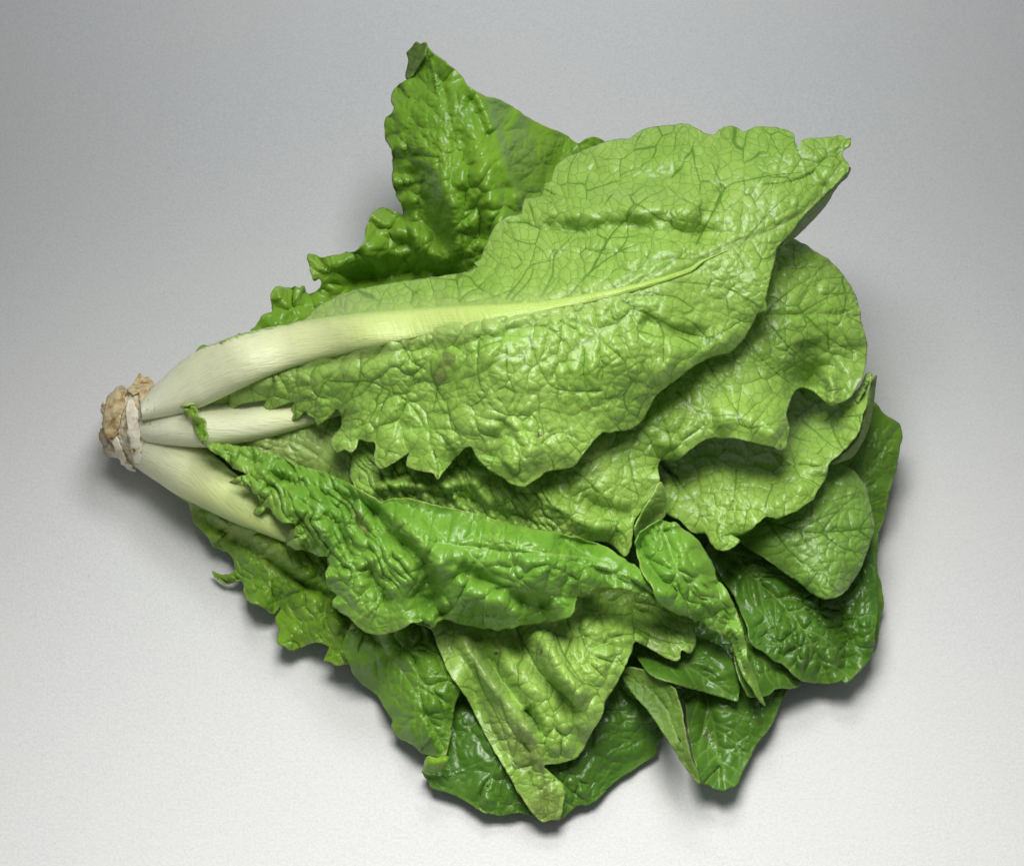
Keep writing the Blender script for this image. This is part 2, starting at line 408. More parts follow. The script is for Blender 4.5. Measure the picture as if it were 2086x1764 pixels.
    for (cx, cy, cr) in smooth_at: amp = amp * (1 - .72 * np.exp(-((x - cx) ** 2 + (y - cy) ** 2) / cr ** 2))
    H = H + amp * prof * fade
    H = H + blister * .00028 * fbm(x / 16, y / 16, seed + 12, 2) * fade
    if crumple:
        if crumple_at is None: mk = 1.0
        else:
            mk = np.zeros(len(x))
            for (cx, cy, cr) in crumple_at: mk = np.maximum(mk, np.exp(-((x - cx) ** 2 + (y - cy) ** 2) / cr ** 2))
        a = math.radians(58 if crumple > 0 else 0)
        u_ = (x * math.cos(a) + y * math.sin(a)); v_ = (-x * math.sin(a) + y * math.cos(a))
        u_ = u_ + 14 * fbm(x / 40, y / 40, seed + 20, 2); v_ = v_ + 14 * fbm(x / 40, y / 40 + 9, seed + 21, 2)
        rg = 1 - np.abs(vnoise(u_ / 105, v_ / 21, seed + 22)) * 2
        rg2 = 1 - np.abs(vnoise(u_ / 66 + 5, v_ / 13, seed + 23)) * 2
        rg3 = 1 - np.abs(vnoise(u_ / 34 + 3, v_ / 8.5, seed + 24)) * 2
        H = H + mk * crumple * .001 * (.45 * rg - .62 * rg2 - .34 * rg3)
    for (px_, py_, pr, st) in pale_pts: pale = np.maximum(pale, st * np.exp(-((x - px_) ** 2 + (y - py_) ** 2) / pr ** 2))
    brown = np.zeros(len(x))
    for (px_, py_, rx, ry, an, st) in brown_pts:
        a = math.radians(an); u_ = (x - px_) * math.cos(a) + (y - py_) * math.sin(a); v_ = -(x - px_) * math.sin(a) + (y - py_) * math.cos(a)
        q = np.sqrt((u_ / rx) ** 2 + (v_ / ry) ** 2) + .35 * fbm(x / 11, y / 11, seed + 30, 2)
        brown = np.maximum(brown, st * np.clip((1.15 - q) * 2.5, 0, 1))
    margin = np.exp(-dB / 3.0) * np.clip(.5 + fbm(x / 50, y / 50, seed + 33, 2), 0, 1)
    H = np.maximum(H, .0012)
    o = mesh_object(name, P(x, y, H), faces, mat, parent or root, uv=np.stack([x / 1000 + seed * 1.37, -y / 1000], 1),
                    attrs=dict(dist=dist, vein=vein, pale=pale, brown=brown, margin=margin))
    sm = o.modifiers.new('thickness', 'SOLIDIFY'); sm.thickness = thick * .001; sm.offset = -1; sm.use_rim = True
    hsplat(x, y, hs)
    if label: o['label'] = label
    return o

def rib(parent, top, bot, bulge, green, hh=None, name='midrib', sink=2.0, K=34, tilt=((0, 0), (1, 0))):
    """fleshy rib lofted between its two edges; bulge in mm and green (0 white, 1 leaf green) at both ends"""
    T = catmull(np.asarray(top, float), 6, False); B = np.asarray(bot, float)
    tt = np.linspace(0, 1, 260)
    def res(p):
        p = catmull(np.asarray(p, float), 3, False); s = np.concatenate([[0], np.cumsum(np.linalg.norm(np.diff(p, axis=0), axis=1))]); s /= s[-1]
        return np.stack([np.interp(tt, s, p[:, 0]), np.interp(tt, s, p[:, 1])], 1)
    T, B = res(top), res(bot)
    cen = (T + B) / 2; hw = np.linalg.norm(T - B, axis=1) / 2
    if hh is None:
        hc = hsample(Hmap, cen[:, 0], cen[:, 1]); hc = np.convolve(np.pad(hc, 8, 'edge'), np.ones(17) / 17, 'valid')
        k0 = 22; hc[:k0] = hc[k0] - np.linspace(.011, 0, k0) ** 1.0
        hc = np.convolve(np.pad(hc, 10, 'edge'), np.ones(21) / 21, 'valid')
    else:
        hh = np.asarray(hh, float); hc = np.interp(tt, hh[:, 0], hh[:, 1]) * .001
    bg = np.interp(tt, [b[0] for b in bulge], [b[1] for b in bulge]) * .001
    gr = np.interp(tt, [b[0] for b in green], [b[1] for b in green])
    tl = np.interp(tt, [b[0] for b in tilt], [b[1] for b in tilt]) * .001
    co = []; uv = []; ga = []; ea = []
    ph = np.linspace(0, 2 * np.pi, K, endpoint=False)
    L = np.concatenate([[0], np.cumsum(np.linalg.norm(np.diff(cen, axis=0), axis=1))]) * .000187
    for i in range(len(tt)):
        c = -np.cos(ph); sft = .5 + .5 * c
        px = T[i, 0] + (B[i, 0] - T[i, 0]) * sft; py = T[i, 1] + (B[i, 1] - T[i, 1]) * sft
        s = np.sin(ph)
        lf = np.clip((tt[i] - .10) * 5, 0, .6)
        hl = hc[i] if hh is not None else hsample(Hmap, px, py) * lf + hc[i] * (1 - lf)
        up = np.where(s > 0, np.abs(s) ** .95 * bg[i], -np.abs(s) * (sink * .001 + (bg[i] if hh is not None else 0)))
        up = up + tl[i] * (.5 - sft)
        up = up + .0003 * np.where(s > 0, fbm(np.full(K, L[i] * 60), c * 2.2, 77, 2), 0) * np.minimum(1, hw[i] / 15)
        co.append(P(px, py, np.maximum(hl + up, .001))); uv.append(np.stack([np.full(K, L[i]), sft * hw[i] * .00037], 1))
        ga.append(np.full(K, gr[i])); ea.append(np.clip(np.abs(c) * 2.6 - 1.6, 0, 1) ** 1.5)
    co = np.concatenate(co); n = len(tt)
    idx = np.arange(n * K).reshape(n, K)
    a = idx[:-1]; b = idx[1:]
    f = np.stack([a, np.roll(a, -1, 1), np.roll(b, -1, 1), b], -1).reshape(-1, 4)
    o = mesh_object(name, co, f, M['rib'], parent, uv=np.concatenate(uv), attrs=dict(green=np.concatenate(ga), edge=np.concatenate(ea)))
    hsplat(co[:, 0] * 0 - 999, co[:, 1] * 0, co[:, 2] * 0)
    return o

# --- added dark filler leaf, hides the paper and keeps gaps between leaves dark
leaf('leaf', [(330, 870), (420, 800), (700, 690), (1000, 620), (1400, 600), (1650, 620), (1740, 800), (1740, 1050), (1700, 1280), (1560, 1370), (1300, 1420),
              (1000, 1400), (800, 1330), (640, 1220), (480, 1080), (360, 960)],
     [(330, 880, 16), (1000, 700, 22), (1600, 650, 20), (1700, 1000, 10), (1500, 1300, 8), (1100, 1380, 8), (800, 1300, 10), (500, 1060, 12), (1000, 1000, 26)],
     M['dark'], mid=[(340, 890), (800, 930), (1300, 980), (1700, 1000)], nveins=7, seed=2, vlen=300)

# --- tall leaf standing at the back, its dark folded tip first
L1 = leaf('leaf', [(866, 88), (883, 107), (913, 129), (936, 152), (959, 179), (986, 197), (1008, 200), (1046, 220), (1075, 240), (1103, 255), (1141, 270), (1165, 284), (1179, 291), (1195, 282), (1210, 279),
              (1233, 291), (1260, 380), (1200, 480), (1120, 580), (1000, 660), (860, 700), (700, 730), (560, 760), (430, 790), (370, 790), (385, 735), (407, 708), (425, 706), (440, 715), (478, 688), (490, 680), (500, 684),
              (518, 667), (533, 646), (541, 640), (556, 635), (551, 608), (556, 592), (564, 585), (583, 588), (602, 583), (610, 590), (617, 585), (622, 596), (632, 598), (651, 587), (654, 574), (648, 567), (638, 570), (631, 552), (630, 535), (625, 520), (632, 519),
              (650, 523), (685, 522), (708, 514), (723, 511), (738, 496), (744, 484), (748, 460), (758, 437), (774, 426), (788, 424), (803, 430), (818, 440), (822, 436), (816, 414), (801, 380), (801, 334), (796, 300), (784, 278), (784, 258),
              (788, 238), (799, 228), (805, 220), (799, 205), (801, 190), (815, 170), (832, 162), (848, 142), (864, 114)],
     [(864, 92, 78), (830, 165, 66), (788, 250, 60), (802, 380, 50), (820, 440, 42), (750, 465, 46), (690, 523, 44), (632, 525, 44), (640, 568, 42), (560, 600, 42), (520, 665, 40), (960, 180, 82), (1005, 330, 80), (1050, 450, 66),
      (890, 300, 72), (880, 420, 60), (930, 520, 46), (800, 540, 34), (700, 590, 30), (1015, 215, 70), (1103, 260, 44), (1210, 284, 40), (1230, 400, 30), (1110, 380, 40), (700, 720, 30), (1000, 640, 36), (430, 740, 30)],
     M['back'], mid=[(560, 690), (700, 620), (850, 540), (905, 430), (925, 300), (900, 170), (868, 92)], nveins=7, vlen=210, vang=42, seed=5, cell=50, blister=2.3, curl=1.0, ruffle=3.2, ruffle_f=46, midw=3,
     creases=[([(840, 330), (870, 420), (900, 520)], -5, 16), ([(930, 260), (960, 380), (985, 500)], -4.5, 16), ([(895, 330), (925, 460), (940, 530)], 3.5, 12), ([(1000, 260), (1050, 360), (1090, 420)], -4, 14),
              ([(660, 545), (760, 510), (830, 480), (930, 545)], 5, 18), ([(690, 575), (800, 560), (950, 560)], -7, 18), ([(758, 470), (790, 490), (850, 500)], -4, 10), ([(955, 172), (985, 215), (1010, 280), (1035, 350), (1075, 430)], 6, 10)], wave=3, smooth_at=[(870, 170, 95), (1100, 300, 90)],
     pale_pts=[(775, 455, 34, .28), (645, 545, 30, .3), (570, 605, 30, .22), (795, 270, 12, .2)],
     label='deep green blistered leaf standing up at the back')
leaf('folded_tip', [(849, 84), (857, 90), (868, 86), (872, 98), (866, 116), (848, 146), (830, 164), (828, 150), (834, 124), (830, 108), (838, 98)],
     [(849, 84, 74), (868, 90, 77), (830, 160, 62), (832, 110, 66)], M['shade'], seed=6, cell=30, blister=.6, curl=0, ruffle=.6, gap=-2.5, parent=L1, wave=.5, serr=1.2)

# --- far right outer leaf
leaf('leaf', [(1777, 818), (1795, 838), (1814, 853), (1831, 863), (1836, 886), (1832, 915), (1826, 947), (1815, 990), (1807, 1022), (1800, 1055), (1789, 1087), (1787, 1120), (1786, 1160), (1796, 1195), (1798, 1230),
              (1790, 1270), (1783, 1310), (1720, 1340), (1620, 1300), (1580, 1150), (1600, 980), (1660, 860)],
     [(1777, 820, 34), (1835, 880, 26), (1805, 1040, 16), (1792, 1230, 9), (1700, 1000, 22), (1650, 1250, 8), (1640, 900, 28)], M['mid'], mid=[(1600, 1150), (1720, 1020), (1830, 870)], nveins=5, seed=8, midw=3, vlen=130, blister=1.4)

# --- bottom leaf on the paper
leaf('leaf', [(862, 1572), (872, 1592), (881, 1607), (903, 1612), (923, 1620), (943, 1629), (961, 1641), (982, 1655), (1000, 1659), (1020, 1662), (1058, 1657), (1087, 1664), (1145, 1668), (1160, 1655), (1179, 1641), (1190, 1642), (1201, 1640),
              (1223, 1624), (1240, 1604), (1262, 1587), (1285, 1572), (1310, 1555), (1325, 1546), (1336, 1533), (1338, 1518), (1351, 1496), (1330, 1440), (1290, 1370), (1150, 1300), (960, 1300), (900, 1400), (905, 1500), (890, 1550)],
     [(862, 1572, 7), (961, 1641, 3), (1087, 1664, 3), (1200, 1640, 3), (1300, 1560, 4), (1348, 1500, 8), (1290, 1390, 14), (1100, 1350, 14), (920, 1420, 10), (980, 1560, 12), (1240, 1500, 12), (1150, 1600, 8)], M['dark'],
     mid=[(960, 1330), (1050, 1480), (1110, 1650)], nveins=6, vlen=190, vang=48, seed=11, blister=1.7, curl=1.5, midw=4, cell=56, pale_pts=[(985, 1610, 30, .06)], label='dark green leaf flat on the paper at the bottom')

# --- leaves at the lower right
L16 = leaf('leaf', [(1375, 1400), (1395, 1440), (1402, 1500), (1412, 1545), (1424, 1585), (1428, 1596), (1445, 1601), (1452, 1607), (1464, 1610), (1475, 1613), (1487, 1605), (1500, 1600), (1512, 1575), (1525, 1550), (1538, 1522), (1556, 1500),
              (1570, 1478), (1582, 1452), (1592, 1428), (1604, 1406), (1600, 1380), (1520, 1320), (1400, 1320)],
     [(1375, 1403, 18), (1424, 1590, 17), (1475, 1613, 12), (1530, 1540, 7), (1600, 1400, 8), (1480, 1460, 15), (1500, 1330, 16), (1420, 1500, 9)], M['dark'], mid=[(1400, 1340), (1455, 1470), (1465, 1605)], nveins=8, vlen=120, vang=62,
     seed=13, blister=1.2, cell=36, curl=1, brown_pts=[(1440, 1500, 10, 8, 0, .6)], creases=[([(1440, 1380), (1440, 1480), (1455, 1560)], -4, 14)], label='dark green curled leaf lying on the paper at lower right')
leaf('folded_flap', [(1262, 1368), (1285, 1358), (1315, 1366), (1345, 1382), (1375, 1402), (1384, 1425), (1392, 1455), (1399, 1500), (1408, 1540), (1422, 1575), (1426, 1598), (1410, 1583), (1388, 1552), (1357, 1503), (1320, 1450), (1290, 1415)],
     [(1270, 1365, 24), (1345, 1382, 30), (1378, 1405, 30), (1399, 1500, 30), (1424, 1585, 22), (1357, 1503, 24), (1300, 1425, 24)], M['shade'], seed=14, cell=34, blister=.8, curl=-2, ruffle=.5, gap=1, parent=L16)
leaf('leaf', [(1290, 1310), (1380, 1290), (1470, 1320), (1500, 1370), (1504, 1428), (1475, 1422), (1440, 1412), (1390, 1398), (1365, 1392), (1320, 1372)],
     [(1300, 1320, 20), (1480, 1330, 24), (1500, 1425, 22), (1390, 1396, 24), (1400, 1340, 22)], M['dark'], mid=[(1300, 1330), (1400, 1360), (1495, 1420)], nveins=4, vlen=70, seed=17, blister=.9)
leaf('leaf', [(1500, 1260), (1560, 1310), (1620, 1365), (1637, 1384), (1628, 1396), (1615, 1402), (1598, 1403), (1580, 1404), (1572, 1412), (1562, 1418), (1545, 1422), (1520, 1415), (1495, 1350)],
     [(1510, 1270, 24), (1637, 1385, 12), (1580, 1404, 14), (1530, 1415, 18), (1560, 1330, 20)], M['dark'], mid=[(1500, 1290), (1560, 1350), (1630, 1388)], nveins=4, vlen=80, seed=18, blister=1)

# --- lower left leaves
L13 = leaf('leaf', [(300, 930), (345, 985), (352, 1000), (362, 1012), (385, 1025), (396, 1063), (412, 1083), (426, 1097), (434, 1112), (452, 1120), (468, 1127), (478, 1142), (480, 1160), (470, 1169), (450, 1170), (432, 1164), (440, 1178), (458, 1190), (478, 1187), (495, 1186), (497, 1211),
              (510, 1228), (525, 1233), (540, 1240), (556, 1252), (570, 1236), (573, 1243), (561, 1261), (569, 1282), (565, 1310), (580, 1318), (594, 1325), (620, 1316), (645, 1308), (660, 1312), (670, 1320), (660, 1346), (673, 1348), (687, 1356), (715, 1352),
              (746, 1352), (790, 1330), (800, 1260), (740, 1180), (680, 1120), (600, 1080), (520, 1040), (430, 985), (350, 920)],
     [(310, 935, 12), (350, 1000, 9), (396, 1063, 8), (434, 1112, 9), (450, 1178, 5), (478, 1150, 9), (510, 1228, 11), (556, 1250, 9), (565, 1310, 10), (594, 1325, 8), (687, 1356, 10), (746, 1352, 15), (740, 1290, 21), (624, 1210, 20), (514, 1130, 18), (405, 1052, 13), (660, 1150, 26),
      (520, 1060, 24), (760, 1230, 28)], M['frill'], seed=21, blister=1.7, crumple=.9, curl=2, ruffle=3.4, ruffle_f=50, cell=42, veins=auto_veins([(405, 1050), (514, 1122), (624, 1198), (735, 1290)], 7, 62, 110, True, 4), midw=3,
     creases=[([(405, 1042), (438, 1072), (514, 1118), (552, 1144), (586, 1169), (624, 1194), (674, 1219), (740, 1300)], -7, 9), ([(420, 1035), (530, 1100), (640, 1180)], 4, 22)],
     pale_pts=[(330, 970, 40, .9), (380, 1020, 30, .8), (470, 1070, 40, .45), (560, 1110, 45, .3)], label='yellow green frilled leaf low at the left')
leaf('leaf', [(716, 1362), (722, 1376), (738, 1392), (767, 1415), (785, 1442), (801, 1468), (799, 1480), (806, 1495), (822, 1507), (843, 1518), (857, 1530), (872, 1537), (890, 1541), (908, 1541), (914, 1520), (918, 1497), (922, 1465), (926, 1434),
              (945, 1380), (930, 1300), (860, 1240), (740, 1250), (700, 1310)],
     [(716, 1363, 12), (767, 1413, 7), (801, 1468, 8), (872, 1537, 8), (910, 1541, 11), (924, 1440, 24), (900, 1290, 24), (740, 1280, 24), (850, 1420, 24), (880, 1490, 20)], M['mid'], mid=[(740, 1270), (830, 1380), (905, 1530)], nveins=5, vlen=120, vang=45, seed=23,
     blister=2.2, curl=3, ruffle=2.8, midw=4, label='mid green leaf at lower left')
leaf('leaf', [(872, 1541), (890, 1545), (911, 1543), (909, 1556), (900, 1566), (889, 1572), (875, 1569), (862, 1574), (866, 1556)], [(872, 1542, 13), (910, 1545, 14), (889, 1571, 9), (863, 1572, 8), (888, 1556, 15)], M['frill'], seed=24, cell=22, blister=.4, curl=2, curl_w=8, ruffle=.6, creases=[([(860, 1562), (880, 1556), (900, 1553), (915, 1548)], 5, 8)])

# --- right hand cluster
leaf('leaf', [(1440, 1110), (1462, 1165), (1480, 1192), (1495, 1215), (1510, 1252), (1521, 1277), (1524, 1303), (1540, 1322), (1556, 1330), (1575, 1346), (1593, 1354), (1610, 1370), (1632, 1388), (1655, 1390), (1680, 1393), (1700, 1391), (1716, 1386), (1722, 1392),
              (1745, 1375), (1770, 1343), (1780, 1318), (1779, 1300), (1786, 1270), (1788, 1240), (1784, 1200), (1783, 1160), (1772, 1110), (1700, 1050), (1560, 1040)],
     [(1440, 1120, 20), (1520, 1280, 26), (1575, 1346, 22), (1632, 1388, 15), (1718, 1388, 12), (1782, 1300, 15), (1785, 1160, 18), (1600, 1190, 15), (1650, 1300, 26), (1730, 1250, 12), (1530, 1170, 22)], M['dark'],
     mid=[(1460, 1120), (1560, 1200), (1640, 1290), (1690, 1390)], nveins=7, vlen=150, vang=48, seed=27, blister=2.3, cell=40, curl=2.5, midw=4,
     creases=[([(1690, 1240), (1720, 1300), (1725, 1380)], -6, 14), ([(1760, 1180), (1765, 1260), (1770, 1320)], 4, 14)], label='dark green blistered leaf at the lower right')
leaf('leaf', [(1660, 930), (1695, 942), (1720, 950), (1740, 962), (1753, 978), (1762, 995), (1770, 1022), (1775, 1050), (1780, 1075), (1772, 1098), (1768, 1115), (1755, 1150), (1742, 1175), (1730, 1192), (1718, 1207), (1705, 1216), (1690, 1219), (1675, 1218), (1655, 1208),
              (1620, 1180), (1590, 1160), (1555, 1136), (1515, 1110), (1480, 1080), (1540, 980)],
     [(1690, 942, 30), (1760, 990, 34), (1777, 1075, 34), (1740, 1180, 34), (1690, 1217, 38), (1600, 1165, 34), (1500, 1100, 26), (1650, 1070, 42), (1560, 1040, 34)], M['under2'],
     mid=[(1520, 1050), (1650, 1085), (1778, 1075)], nveins=4, vlen=130, seed=29, blister=1.2, curl=4, cell=42, midw=3, label='pale dull green leaf at the right, tip pointing down')
L4 = leaf('leaf', [(1340, 930), (1450, 880), (1560, 830), (1620, 770), (1690, 770), (1735, 800), (1752, 790), (1764, 765), (1774, 760), (1776, 775), (1768, 800), (1766, 825), (1758, 850), (1751, 880), (1735, 902), (1712, 925), (1690, 944), (1682, 965), (1678, 980), (1655, 1017), (1640, 1030),
              (1622, 1041), (1600, 1050), (1580, 1057), (1561, 1053), (1545, 1066), (1529, 1078), (1512, 1088), (1494, 1092), (1507, 1101), (1500, 1110), (1491, 1117), (1478, 1123), (1466, 1121), (1454, 1113), (1446, 1098), (1435, 1085), (1420, 1086), (1407, 1083), (1385, 1060), (1350, 1040), (1320, 990)],
     [(1770, 765, 54), (1752, 880, 56), (1655, 1017, 56), (1561, 1055, 54), (1480, 1120, 48), (1407, 1083, 46), (1345, 1000, 42), (1500, 980, 50), (1620, 900, 42), (1650, 800, 26), (1450, 900, 36), (1560, 860, 28)], M['under'],
     mid=[(1480, 850), (1613, 853), (1680, 862), (1748, 880)], nveins=3, vlen=170, vang=55, seed=31, blister=1.5, curl=3.5, ruffle=2, cell=48, midw=4, pale_mid=.55,
     veins=[[(1350, 940), (1390, 990), (1420, 1030)], [(1360, 960), (1385, 1000)], [(1500, 960), (1495, 1020), (1470, 1060)]], label='pale green leaf at the right beneath the wavy leaf')
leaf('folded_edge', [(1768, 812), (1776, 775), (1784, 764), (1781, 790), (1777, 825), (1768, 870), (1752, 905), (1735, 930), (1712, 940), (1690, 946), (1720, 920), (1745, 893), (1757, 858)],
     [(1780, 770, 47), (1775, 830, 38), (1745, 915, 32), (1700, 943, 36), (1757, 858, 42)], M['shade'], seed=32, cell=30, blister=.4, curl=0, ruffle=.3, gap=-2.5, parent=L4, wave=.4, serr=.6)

# --- pale folded leaf with the drooping point
L10 = leaf('leaf', [(840, 1262), (877, 1282), (888, 1310), (901, 1341), (911, 1365), (922, 1385), (940, 1408), (957, 1433), (980, 1482), (1005, 1528), (1030, 1568), (1049, 1602), (1070, 1635), (1088, 1659), (1105, 1676), (1122, 1670), (1140, 1669), (1145, 1650), (1149, 1624), (1145, 1598), (1123, 1576),
              (1108, 1560), (1132, 1555), (1155, 1550), (1175, 1542), (1190, 1520), (1201, 1498), (1215, 1475), (1227, 1454), (1230, 1435), (1238, 1418), (1262, 1380), (1275, 1355), (1284, 1333), (1289, 1312), (1297, 1306), (1312, 1316), (1332, 1328), (1355, 1340), (1375, 1348), (1386, 1343), (1389, 1326), (1402, 1331), (1410, 1328), (1417, 1306), (1412, 1265),
              (1380, 1200), (1250, 1150), (1050, 1180), (880, 1200)],
     [(860, 1260, 24), (877, 1282, 24), (957, 1433, 20), (1050, 1605, 12), (1105, 1672, 5), (1145, 1620, 9), (1128, 1556, 18), (1201, 1498, 28), (1227, 1454, 30), (1290, 1310, 34), (1375, 1345, 32), (1412, 1290, 32), (1020, 1400, 30), (1085, 1500, 24), (1130, 1400, 36), (1100, 1250, 30), (1300, 1230, 26), (1180, 1320, 36)],
     M['under'], mid=[(930, 1270), (950, 1310), (1000, 1390), (1060, 1470), (1095, 1530), (1110, 1600), (1108, 1665)], nveins=0, vlen=150, seed=35, blister=1.7, cell=48, curl=2.5, midw=5, pale_mid=.35,
     veins=[[(1050, 1270), (1080, 1330), (1120, 1390), (1165, 1430), (1180, 1470)], [(1020, 1420), (1040, 1480), (1080, 1530)], [(960, 1320), (985, 1400), (1020, 1470), (1050, 1560)], [(1180, 1280), (1200, 1330), (1250, 1350), (1275, 1340)], [(1165, 1300), (1150, 1350), (1180, 1390), (1225, 1400)], [(1130, 1290), (1150, 1340), (1190, 1400)], [(1290, 1280), (1330, 1300), (1370, 1310), (1400, 1310)]],
     creases=[([(925, 1250), (950, 1310), (1000, 1390), (1060, 1470), (1095, 1530), (1115, 1600)], 8, 10), ([(955, 1270), (985, 1330), (1030, 1400), (1080, 1470)], -6, 13), ([(1035, 1260), (1060, 1320), (1110, 1380), (1150, 1430), (1165, 1480)], -8, 13), ([(1090, 1270), (1140, 1360), (1190, 1430)], 6, 14), ([(900, 1290), (930, 1370), (980, 1460), (1040, 1560)], -5, 12), ([(1070, 1440), (1090, 1470), (1100, 1500)], -6, 8),
              ([(990, 1470), (1010, 1510), (1020, 1540)], -5, 9), ([(1180, 1270), (1260, 1290), (1320, 1310)], 4, 14), ([(1200, 1230), (1300, 1245), (1390, 1265)], -6, 22)], wave=3, brown_pts=[(1012, 1331, 5, 3.5, 20, 1.2), (1105, 1328, 3, 6, 20, 1.2), (1060, 1520, 60, 34, 62, .35), (1115, 1640, 50, 30, 70, .45), (1360, 1342, 40, 4, 25, .5), (1010, 1490, 30, 70, 60, .18)],
     label='pale green creased leaf drooping to a point at the bottom')

# --- inner stem with its blade, and its frill
L15 = leaf('leaf', [(300, 850), (330, 812), (420, 790), (560, 800), (690, 800), (760, 860), (800, 930), (790, 1000), (740, 1010), (620, 970), (500, 935), (430, 915), (360, 900), (310, 890)],
     [(305, 860, 28), (430, 850, 36), (690, 820, 46), (780, 920, 50), (740, 1000, 46), (500, 930, 36), (430, 905, 34), (600, 900, 42)], M['under'], seed=37, blister=1.2, cell=40, pale_pts=[(330, 860, 70, 1), (400, 860, 60, .9), (480, 900, 60, .7), (560, 915, 70, .55), (640, 915, 60, .4)],
     veins=[[(480, 900), (560, 920), (640, 960)], [(560, 890), (620, 910), (690, 960)], [(640, 870), (690, 900), (740, 960)]], label='inner leaf with a white stem between the big leaf and the crumpled one')
rib(L15, [(280, 834), (345, 812), (408, 808), (470, 810), (591, 812), (686, 828), (720, 832)], [(276, 900), (340, 908), (420, 912), (476, 905), (542, 893), (624, 870), (690, 849), (720, 838)],
    [(0, 10), (.3, 10), (.8, 7), (1, 2)], [(0, .0), (.5, .10), (1, .4)], hh=[(0, 24), (.15, 31), (.3, 36), (1, 45)])

# --- wavy leaf at the right under the big leaf
L3 = leaf('leaf', [(1580, 500), (1613, 488), (1632, 496), (1650, 506), (1672, 520), (1690, 532), (1712, 556), (1730, 582), (1742, 605), (1750, 630), (1752, 650), (1757, 668), (1765, 704), (1764, 728), (1761, 750), (1756, 772), (1744, 792), (1734, 808), (1721, 818), (1706, 821), (1693, 825), (1680, 817), (1664, 802),
              (1645, 792), (1630, 790), (1619, 796), (1612, 808), (1601, 839), (1602, 858), (1606, 874), (1603, 895), (1600, 911), (1587, 917), (1573, 909), (1550, 904), (1529, 900), (1500, 894), (1473, 891), (1452, 891), (1435, 896), (1418, 907), (1402, 918), (1388, 930), (1374, 935), (1360, 935), (1346, 936), (1341, 950), (1343, 980), (1337, 996), (1328, 1010),
              (1310, 1035), (1292, 1062), (1287, 1090), (1285, 1115), (1274, 1134), (1258, 1120), (1240, 1103), (1200, 1100), (1100, 1100), (960, 1080), (820, 1060), (735, 1010), (715, 960), (740, 880), (900, 800), (1200, 700), (1450, 600)],
     [(1613, 490, 70), (1750, 640, 64), (1765, 710, 58), (1700, 820, 62), (1640, 790, 50), (1605, 840, 68), (1600, 905, 72), (1473, 891, 68), (1374, 935, 66), (1343, 980, 58), (1274, 1134, 52), (1500, 780, 70), (1400, 860, 68), (1620, 720, 70), (1680, 745, 58),
      (1230, 1020, 62), (1240, 1100, 54), (1100, 1080, 54), (900, 1040, 50), (740, 980, 48), (1000, 850, 58), (1300, 700, 66), (1000, 1000, 60), (850, 980, 56)], M['under'],
     mid=[(900, 900), (1200, 800), (1400, 700), (1560, 645), (1750, 643)], nveins=0, seed=41, blister=1.3, cell=50, curl=3, ruffle=2, midw=3, pale_mid=.5,
     veins=[[(1480, 660), (1520, 700), (1580, 760), (1620, 790)], [(1440, 740), (1470, 790), (1500, 840), (1530, 880)], [(1380, 800), (1420, 840), (1440, 880)], [(1560, 650), (1600, 700), (1640, 740)], [(1340, 930), (1320, 890), (1290, 860)], [(1280, 930), (1290, 980), (1300, 1020), (1270, 1060)], [(1170, 960), (1220, 1000), (1250, 1040)],
            [(1560, 640), (1600, 600), (1660, 560)], [(1620, 643), (1680, 610), (1720, 600)], [(1640, 645), (1690, 690), (1740, 720)], [(1100, 1000), (1150, 1050), (1200, 1075)]],
     creases=[([(730, 1000), (800, 988), (880, 992), (950, 984)], 3, 6), ([(800, 970), (860, 960), (900, 968)], -3, 6), ([(930, 1005), (1000, 1040), (1080, 1062)], -5, 11), ([(960, 975), (990, 1020), (1010, 1060)], 4, 7), ([(905, 985), (930, 1020), (960, 1045)], 4, 6), ([(850, 985), (868, 1010), (890, 1030)], 4, 6), ([(1040, 960), (1100, 1010), (1180, 1060), (1260, 1080)], 4, 14), ([(1180, 1010), (1240, 1040), (1290, 1050)], -4, 12),
              ([(1640, 690), (1650, 740), (1640, 790)], -6, 20), ([(1690, 760), (1697, 800), (1694, 825)], 5, 8), ([(1450, 850), (1520, 850), (1590, 890)], 4, 20)],
     crumple=2.6, crumple_at=[(790, 985, 100), (920, 1005, 110), (1060, 1040, 80)], label='wavy pale green leaf beneath the big top leaf')
leaf('leaf', [(1343, 982), (1352, 1000), (1356, 1022), (1354, 1050), (1343, 1062), (1322, 1068), (1305, 1082), (1294, 1098), (1292, 1075), (1305, 1045), (1325, 1012)], [(1345, 985, 48), (1354, 1040, 48), (1295, 1095, 44), (1315, 1035, 46)], M['under'], seed=42, cell=28, blister=.7, curl=1.5, ruffle=1,
     label='small pale curled leaf edge at the centre right')

